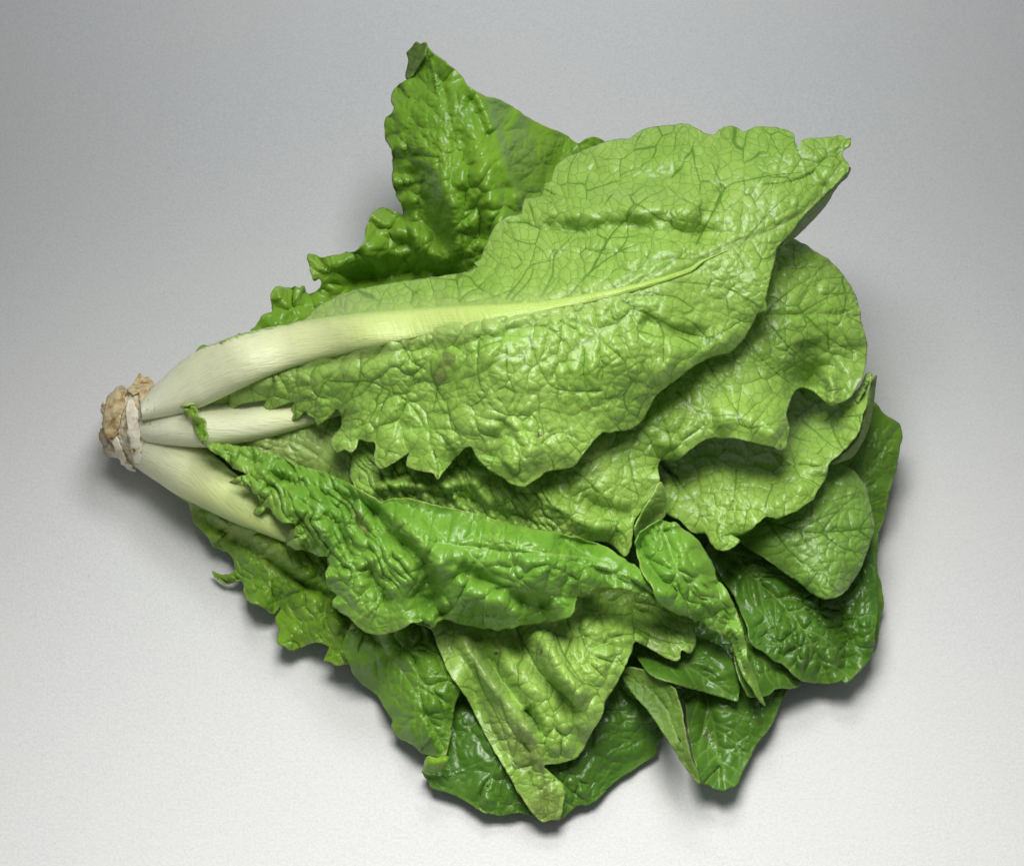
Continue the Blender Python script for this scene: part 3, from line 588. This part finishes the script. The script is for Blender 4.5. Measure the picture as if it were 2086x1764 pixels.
# --- crumpled bright leaf in front with its white stem
ribT = [(278, 842), (325, 858), (355, 874), (411, 898), (446, 935), (480, 965), (530, 1000), (600, 1050), (660, 1100)]
ribB = [(262, 940), (290, 962), (329, 988), (362, 1010), (411, 1034), (460, 1058), (523, 1083), (590, 1108), (650, 1125)]
L9 = leaf('leaf', [(409, 900), (424, 906), (440, 903), (455, 908), (470, 905), (490, 912), (512, 912), (535, 921), (556, 922), (580, 935), (610, 948), (640, 958), (664, 962), (690, 975), (712, 985), (742, 1002), (765, 1014), (780, 1022), (800, 1016), (830, 1016), (860, 1020), (900, 1030), (950, 1042), (1000, 1056), (1050, 1070), (1100, 1080), (1150, 1088), (1185, 1096), (1225, 1110), (1258, 1130), (1290, 1152), (1318, 1172), (1340, 1192),
              (1380, 1225), (1414, 1258), (1395, 1254), (1360, 1238), (1325, 1220), (1290, 1206), (1260, 1199), (1235, 1197), (1210, 1200), (1190, 1206), (1176, 1214), (1173, 1226), (1168, 1246), (1158, 1258), (1140, 1263), (1120, 1264), (1100, 1268), (1079, 1272), (1060, 1275), (1044, 1280), (1030, 1278), (1014, 1283), (1000, 1278), (985, 1279), (966, 1275), (940, 1272), (922, 1264), (907, 1260), (890, 1268), (877, 1281), (866, 1268),
              (850, 1268), (835, 1272), (822, 1278), (809, 1285), (790, 1290), (767, 1292), (742, 1286), (722, 1268), (700, 1248), (685, 1240), (677, 1228), (688, 1212), (672, 1200), (666, 1188), (664, 1170), (671, 1152), (668, 1135), (655, 1133), (645, 1131), (632, 1122), (618, 1120), (600, 1116), (584, 1107), (588, 1092), (592, 1080), (602, 1068), (578, 1064), (562, 1051), (554, 1040), (544, 1034), (530, 1046), (508, 1052), (520, 1040),
              (530, 1028), (524, 1014), (516, 1000), (506, 988), (488, 988), (468, 981), (480, 974), (502, 968), (488, 958), (470, 948), (455, 935), (447, 928), (430, 918)],
     [(411, 902, 46), (470, 950, 44), (520, 1000, 46), (560, 1050, 44), (590, 1100, 44), (640, 1128, 40), (670, 1190, 38), (685, 1232, 34), (767, 1291, 38), (877, 1278, 48), (1014, 1282, 46), (1158, 1258, 52), (1180, 1212, 60), (1290, 1206, 58), (1410, 1256, 44), (1340, 1192, 54), (1225, 1110, 56), (1000, 1058, 60), (860, 1022, 56),
      (760, 1012, 48), (600, 945, 46), (900, 1140, 66), (1100, 1150, 66), (750, 1130, 54), (640, 1040, 52), (560, 980, 50), (800, 1230, 46), (950, 1230, 50), (900, 1245, 40), (1230, 1160, 60)], M['upper'],
     mid=[(560, 990), (680, 1060), (840, 1100), (1000, 1120), (1150, 1140), (1330, 1210)], nveins=0, seed=45, blister=1.9, cell=52, curl=3, ruffle=3.0, ruffle_f=52, midw=2, serr=2.6,
     veins=[[(860, 1025), (880, 1070), (920, 1110), (955, 1125), (965, 1150), (950, 1190), (930, 1230)], [(955, 1125), (1000, 1110), (1020, 1080), (990, 1060)], [(955, 1125), (1010, 1170), (1060, 1190), (1110, 1230)], [(1000, 1090), (1040, 1120), (1050, 1170), (1090, 1200)], [(1050, 1110), (1120, 1130), (1200, 1140), (1280, 1180)], [(800, 1120), (780, 1180), (760, 1250)], [(1150, 1100), (1190, 1130), (1250, 1150)], [(700, 1080), (720, 1140), (720, 1200)]],
     creases=[([(735, 1010), (770, 1050), (800, 1090), (850, 1130), (875, 1180), (880, 1210)], -8, 12), ([(780, 1030), (830, 1080), (880, 1120)], 5, 16), ([(930, 1150), (980, 1180), (1050, 1220), (1130, 1240)], -7, 15), ([(840, 1200), (880, 1230), (905, 1260)], -6, 18), ([(900, 1255), (960, 1220), (1040, 1215)], 5, 20),
              ([(660, 1040), (700, 1090), (720, 1140)], -4, 8), ([(620, 980), (680, 1020), (720, 1050)], -4, 7), ([(540, 960), (600, 990), (650, 1030)], -3, 6), ([(560, 950), (620, 975)], 3, 6), ([(480, 925), (540, 950)], -4, 8), ([(740, 1150), (770, 1200), (790, 1240)], -4, 12), ([(960, 1080), (1060, 1110), (1170, 1160)], 4, 22), ([(870, 1270), (890, 1245), (915, 1225)], 6, 10)],
     crumple=2.9, crumple_at=[(560, 985, 110), (650, 1050, 110), (500, 940, 70), (720, 1090, 90), (800, 1150, 60), (640, 980, 70)], brown_pts=[(735, 1062, 9, 34, -28, .75), (712, 1030, 7, 22, -28, .35)], pale_pts=[(440, 915, 40, .22), (545, 1030, 40, .22), (600, 1100, 45, .22), (720, 1255, 45, .2), (800, 1275, 40, .15), (490, 960, 50, .2)], wave=3,
     label='bright green crumpled glossy leaf lying in front')
rib(L9, ribT, ribB, [(0, 12), (.25, 11), (.7, 7), (1, 2)], [(0, .02), (.2, .12), (.4, .34), (.7, .5), (1, .6)], tilt=((0, 5), (.3, 5), (.6, 2), (1, 0)), hh=[(0, 16), (.25, 23), (.55, 28), (.8, 31), (1, 36)])
leaf('leaf', [(374, 832), (384, 826), (396, 828), (404, 836), (404, 848), (415, 852), (421, 862), (420, 876), (425, 888), (418, 900), (406, 896), (400, 880), (392, 866), (388, 852), (380, 842)], [(376, 832, 47), (404, 838, 50), (422, 885, 48), (400, 880, 46)], M['frill'], seed=47, cell=20, blister=.5, curl=1, ruffle=1.6, ruffle_f=22, wave=.5,
     pale_pts=[(390, 860, 14, .5)], label='tiny yellow green frill beside the white stem')

# --- glossy leaf curling over at the lower right
leaf('leaf', [(1330, 1066), (1345, 1058), (1362, 1066), (1375, 1066), (1390, 1078), (1405, 1088), (1420, 1102), (1433, 1120), (1445, 1142), (1454, 1160), (1457, 1176), (1470, 1190), (1482, 1206), (1490, 1225), (1500, 1245), (1508, 1268), (1514, 1290), (1520, 1320), (1526, 1350), (1540, 1385), (1548, 1412), (1558, 1438),
              (1545, 1426), (1530, 1402), (1512, 1375), (1500, 1340), (1488, 1302), (1470, 1290), (1452, 1284), (1440, 1274), (1428, 1262), (1412, 1260), (1390, 1252), (1360, 1240), (1338, 1222), (1328, 1196), (1312, 1176), (1303, 1155), (1297, 1130), (1293, 1105), (1300, 1086), (1315, 1074)],
     [(1340, 1062, 56), (1405, 1086, 54), (1457, 1176, 48), (1500, 1245, 44), (1526, 1350, 32), (1556, 1435, 20), (1512, 1375, 28), (1470, 1288, 40), (1395, 1255, 46), (1328, 1200, 50), (1295, 1110, 50), (1370, 1150, 62), (1430, 1225, 54), (1345, 1085, 54)], M['upper'],
     mid=[(1345, 1070), (1375, 1150), (1430, 1230), (1510, 1320), (1556, 1434)], nveins=5, vlen=90, seed=51, blister=1.9, cell=36, curl=3, midw=3, creases=[([(1355, 1075), (1365, 1110), (1375, 1150)], -4, 10), ([(1455, 1180), (1470, 1230), (1490, 1280)], -4, 10)], brown_pts=[(1530, 1385, 60, 22, 62, .28)],
     label='glossy green leaf curling over with a thin twisted tip')

# --- the big top leaf
z3 = lambda l: [(991 + .3959 * a, 214.7 + .3959 * b) for a, b in l]
z4 = lambda l: [(578 + .3959 * a, 578 + .3959 * b) for a, b in l]
z2 = lambda l: [(495.5 + .38 * a, 49.5 + .38 * b) for a, b in l]
L2 = leaf('leaf', [(312, 812), (325, 785), (345, 759), (400, 719), (480, 686), (558, 668), (620, 652), (640, 634), (666, 616), (700, 600), (761, 585), (820, 575), (875, 568), (910, 563), (940, 559), (960, 553), (974, 545), (966, 537), (980, 528), (986, 513), (994, 492), (1001, 475), (1010, 460), (1020, 452), (1032, 444), (1043, 441), (1055, 440), (1064, 437), (1065, 420), (1072, 407), (1090, 404), (1103, 399), (1105, 384),
              (1111, 376), (1122, 371), (1126, 360), (1130, 346), (1140, 334), (1153, 323), (1179, 312), (1210, 300), (1237, 289), (1260, 285), (1284, 284), (1300, 272), (1320, 262), (1345, 258), (1371, 256), (1390, 254), (1407, 256), (1430, 270), (1454, 276), (1466, 266), (1478, 260), (1490, 259), (1502, 262), (1514, 271), (1530, 264), (1545, 260), (1570, 260), (1593, 264), (1608, 268), (1618, 276), (1621, 290), (1627, 302), (1631, 300), (1631, 288), (1640, 284), (1664, 282), (1690, 280), (1715, 278), (1724, 284), (1735, 282),
              (1731, 298), (1718, 308), (1716, 318), (1722, 329), (1729, 337), (1726, 352), (1690, 388), (1665, 412), (1640, 437), (1624, 456), (1609, 476), (1594, 490), (1582, 506), (1577, 531), (1569, 563), (1561, 595), (1558, 612), (1562, 624), (1562, 634), (1550, 635), (1541, 639), (1535, 652), (1529, 663), (1518, 682), (1506, 698), (1495, 710), (1482, 718), (1462, 722), (1446, 727), (1426, 737), (1407, 749), (1385, 764), (1367, 778), (1350, 792), (1338, 803), (1328, 818), (1320, 833), (1308, 856), (1297, 866),
              (1284, 873), (1265, 876), (1245, 880), (1227, 881), (1210, 898), (1196, 914), (1184, 932), (1172, 946), (1150, 954), (1130, 957), (1112, 962), (1092, 977), (1069, 992), (1055, 991), (1041, 986), (1030, 976), (1017, 968), (1002, 960), (990, 950), (978, 940), (970, 930), (967, 918), (960, 910), (946, 914), (932, 928), (918, 942), (904, 960), (891, 978), (886, 970), (879, 964), (855, 960), (831, 951), (831, 936), (835, 922), (818, 932), (800, 944), (785, 952), (772, 954), (763, 938), (766, 918), (764, 903), (750, 900), (736, 895), (730, 897),
              (726, 912), (716, 922), (702, 916), (689, 922), (678, 912), (675, 898), (686, 884), (697, 870), (698, 852), (694, 840), (686, 833), (670, 850), (650, 866), (640, 852), (630, 846), (622, 838), (612, 850), (594, 859), (591, 845), (597, 830), (600, 818), (575, 825), (556, 832), (535, 837), (538, 824), (542, 815), (520, 818), (493, 822), (478, 830), (462, 839), (458, 825), (440, 823), (414, 822), (390, 826), (362, 832), (335, 838), (318, 836)],
     [(320, 815, 34), (400, 770, 48), (480, 725, 60), (740, 672, 84), (1000, 645, 98), (1310, 578, 100), (1600, 450, 96), (1730, 290, 92), (980, 530, 74), (1070, 425, 74), (1200, 305, 76), (1400, 258, 82), (1620, 290, 90), (1250, 430, 92), (1110, 520, 84), (760, 590, 70), (660, 622, 62),
      (1560, 620, 90), (1482, 718, 82), (1310, 850, 78), (1172, 942, 76), (1060, 985, 74), (890, 970, 70), (770, 940, 64), (690, 910, 58), (600, 840, 52), (460, 832, 43), (1100, 800, 92), (850, 790, 76), (1350, 700, 94), (1480, 400, 94)],
     M['under'], mid=[(320, 818), (420, 752), (500, 718), (590, 697), (740, 671), (940, 646), (1096, 627), (1213, 605), (1314, 580), (1404, 550), (1433, 530), (1483, 508), (1562, 472), (1641, 427), (1711, 347)], seed=55, cell=50, blister=1.55, curl=2.5, ruffle=1.8, ruffle_f=70, midw=4, pale_mid=.5, wave=2.5,
     veins=[z4(v) for v in ([(760, 400), (768, 480), (800, 550), (850, 640), (870, 740), (940, 790), (1010, 800)], [(1010, 300), (1000, 440), (1030, 560), (1090, 650), (1180, 680), (1280, 680), (1310, 740), (1300, 830)], [(1265, 280), (1310, 420), (1380, 530), (1500, 555), (1650, 550)], [(1250, 220), (1350, 225), (1430, 290), (1470, 350)],
                             [(1480, 190), (1560, 220), (1650, 310), (1750, 400), (1780, 500)], [(240, 500), (340, 505), (440, 500), (550, 555), (640, 610), (700, 690), (740, 760), (820, 780), (840, 860)], [(620, 330), (660, 400), (730, 440)], [(400, 360), (400, 450), (440, 500)], [(1150, 340), (1150, 460), (1190, 570), (1150, 650)], [(550, 555), (500, 660), (480, 800)])]
     + [z3(v) for v in ([(700, 1010), (870, 1090), (1000, 1160), (1150, 1195), (1290, 1120), (1390, 1060)], [(760, 980), (960, 985), (1050, 1040), (1130, 1080)], [(900, 905), (1100, 920), (1240, 945), (1330, 970)], [(1080, 720), (1130, 620), (1200, 500), (1240, 420), (1340, 390), (1500, 360), (1620, 350)], [(1180, 520), (1210, 430), (1160, 300)], [(860, 870), (980, 790), (1060, 720)], [(420, 990), (540, 860), (680, 760), (830, 700)],
                        [(280, 990), (340, 880), (350, 780), (430, 690), (480, 640)], [(100, 1000), (180, 900), (230, 830), (350, 800)], [(640, 950), (780, 850), (850, 740), (840, 640)], [(540, 860), (640, 680), (800, 500), (940, 430)], [(1100, 790), (1300, 690), (1480, 640)], [(1300, 735), (1450, 560), (1600, 420)], [(880, 1100), (910, 1200), (910, 1320)])]
     + [z2(v) for v in ([(720, 1520), (740, 1480), (760, 1440)], [(1160, 1490), (1210, 1440), (1280, 1420)], [(1440, 1480), (1540, 1370), (1560, 1280)], [(900, 1500), (920, 1450), (960, 1420)])],
     creases=[([(1050, 478), (1120, 468), (1190, 474), (1260, 460), (1350, 466), (1440, 480), (1500, 470)], -5, 17), ([(1070, 442), (1130, 432), (1200, 434), (1280, 426), (1380, 432), (1450, 420)], 3.5, 20), ([(1110, 540), (1180, 525), (1280, 520)], -3, 16), ([(1180, 350), (1300, 370), (1400, 360)], -3, 20), ([(1420, 500), (1440, 430), (1480, 380)], -3.5, 12),
              ([(1300, 650), (1380, 680), (1450, 690)], -4, 14), ([(1330, 780), (1420, 720), (1500, 680)], 3, 18), ([(1040, 960), (1070, 930), (1100, 900)], 4, 20), ([(1000, 940), (1010, 900), (1040, 860)], -3, 16), ([(560, 760), (700, 732), (940, 700), (1100, 665)], -2.5, 12)],
     brown_pts=[(912, 735, 22, 15, -30, .55), (898, 765, 14, 26, 10, .6), (1098, 887, 3, 6, 20, 1.2), (1335, 574, 8, 6, 0, .5), (1440, 528, 26, 4, -22, .5), (1560, 372, 10, 8, 0, .18)],
     pale_w=(74, 5), smooth_at=[(1350, 340, 190), (1560, 380, 170), (1480, 600, 120), (1130, 520, 110)], pale_pts=[(330, 815, 60, 1), (400, 775, 50, .9), (470, 745, 45, .7)], label='big pale green leaf on top, its veined underside showing')
rib(L2, [(286, 818), (314, 786), (345, 757), (400, 716), (480, 683), (578, 661), (736, 637), (934, 622), (1093, 614), (1211, 595), (1310, 574), (1400, 547), (1430, 529), (1485, 508)],
    [(290, 858), (345, 850), (405, 832), (462, 806), (525, 776), (610, 744), (745, 712), (950, 670), (1100, 639), (1215, 614), (1318, 587), (1406, 556), (1436, 533), (1486, 509)],
    [(0, 9), (.10, 8), (.22, 4.6), (.4, 2.6), (.7, 2), (.9, 1.4), (1, .3)], [(0, 0), (.22, .16), (.4, .45), (.6, .66), (.8, .8), (1, 1)], sink=9)
leaf('folded_edge', [(1729, 340), (1725, 358), (1712, 370), (1700, 385), (1690, 402), (1672, 428), (1655, 447), (1640, 462), (1624, 478), (1610, 488), (1590, 502), (1596, 486), (1612, 470), (1642, 432), (1692, 384)],
     [(1728, 345, 86), (1672, 428, 72), (1615, 484, 74), (1640, 436, 90), (1690, 388, 89)], M['shade'], seed=58, cell=30, blister=.5, curl=0, ruffle=.5, gap=-2.5, parent=L2, wave=.5, serr=1.2)

# ------------------------------------------------------------------ the cut stump
def project(V):
    d = (V - C3) @ R3; k = SENS / LENS
    return (d[:, 0] / -d[:, 2] / k + .5) * W0, (.5 - d[:, 1] / -d[:, 2] / (k * 865 / 1024)) * H0
def stump():
    A = P(228, 858, .0172); B = P(335, 872, .0205); ax = (B - A); L = np.linalg.norm(ax); ax /= L
    up = np.array([0, 0, 1.0]); sd = np.cross(ax, up); sd /= np.linalg.norm(sd); up = np.cross(sd, ax)
    ns, K = 100, 190; co = []; cut = []; scar = []
    ph = np.linspace(0, 2 * np.pi, K, endpoint=False); cx, sx = np.cos(ph), np.sin(ph)
    for i in range(ns):
        s = i / (ns - 1)
        r = np.interp(s, [0, .04, .10, .25, .45, .7, 1], [.70, .76, .80, .86, .93, .98, .94]) * .0160
        steps = np.floor(s * 4.2 + 1.1 * fbm(cx * 1.3 + 3, sx * 1.3, 5, 2))                    # overlapping old leaf bases
        lip = (s * 4.2 + 1.1 * fbm(cx * 1.3 + 3, sx * 1.3, 5, 2)) - steps
        rr = r * (1 + .08 * np.sin(ph * 2 + .6) + .05 * np.sin(ph * 3 + 2)) + .0013 * (1 - lip) * (.4 + fbm(cx * 2 + steps * 7, sx * 2, 9, 2)) * (1 if s < .8 else 0)
        rr = rr + .0007 * fbm(cx * 6, sx * 6 + s * 9, 8, 3) + .0003 * fbm(cx * 30, sx * 30 + s * 6, 18, 2)
        bend = (.0030 * fbm(cx * 2.2 + 9, sx * 2.2, 12, 3) + .0010 * fbm(cx * 9, sx * 9, 14, 2)) * max(0, 1 - s * 2)
        co.append(A + ax * L * s + ax * bend[:, None] + (cx * rr)[:, None] * sd + (sx * rr * 1.05)[:, None] * up)
        cut.append(np.clip(1 - (s - .03) / .16, 0, 1) * np.clip(.75 + fbm(cx * 2, sx * 2, 30, 2), 0, 1)); scar.append(np.clip(1.1 - lip * 2.2, 0, 1) * min(1, s * 4))
    base = co[0].copy(); c0 = base.mean(0); rings = []
    for k in range(1, 16):
        f = 1 - k / 15.5
        z = .0016 * fbm(cx * f * 3 + 4, sx * f * 3, 21, 4) - .0022 * np.sin((1 - f) * 3.1)
        rings.append(c0 + (base - c0) * f - ax * z[:, None] * (1 if f < .95 else .3))
    rings = rings[::-1]
    allc = rings + co; n = len(allc)
    cutv = [np.ones(K)] * len(rings) + cut; sc = [np.zeros(K)] * len(rings) + scar
    V = np.concatenate(allc); V[:, 2] = np.maximum(V[:, 2], .0012)
    idx = np.arange(n * K).reshape(n, K); a = idx[:-1]; b = idx[1:]
    f = np.stack([a, b, np.roll(b, -1, 1), np.roll(a, -1, 1)], -1).reshape(-1, 4)
    st = mesh_object('stump', V, f, M['stump'], root, attrs=dict(cut=np.concatenate(cutv), scar=np.concatenate(sc)))
    st['label'] = 'brown cut end of the stem'
    px, py = project(V); hsplat(px, py, V[:, 2])
    return st
st = stump()
def flake(outline, h, seed, mat='stump', gap=.15):
    leaf('leaf_scar', outline, [(x, y, h) for x, y in outline[::2]], M[mat], seed=seed, cell=11, blister=.5, curl=-.5, curl_w=5, ruffle=.45, ruffle_f=12, serr=4.5, gap=gap, wave=.5, thick=.5, parent=st, floor_r=1)
flake([(260, 818), (270, 815), (280, 838), (285, 880), (288, 930), (281, 953), (270, 930), (264, 895), (257, 858)], 6, 81, 'scar')
flake([(226, 888), (238, 886), (248, 912), (260, 940), (276, 958), (256, 952), (242, 936), (231, 912)], 4, 82, 'scar')
flake([(262, 800), (270, 782), (280, 768), (287, 762), (293, 772), (306, 766), (314, 786), (303, 794), (288, 800), (272, 808)], 20, 83, 'bark')
flake([(210, 850), (220, 815), (234, 797), (250, 788), (258, 796), (254, 822), (246, 858), (236, 886), (224, 892), (213, 874)], 6, 84, 'bark')
flake([(284, 800), (298, 792), (312, 800), (310, 822), (300, 838), (290, 828)], 14, 85, 'bark')
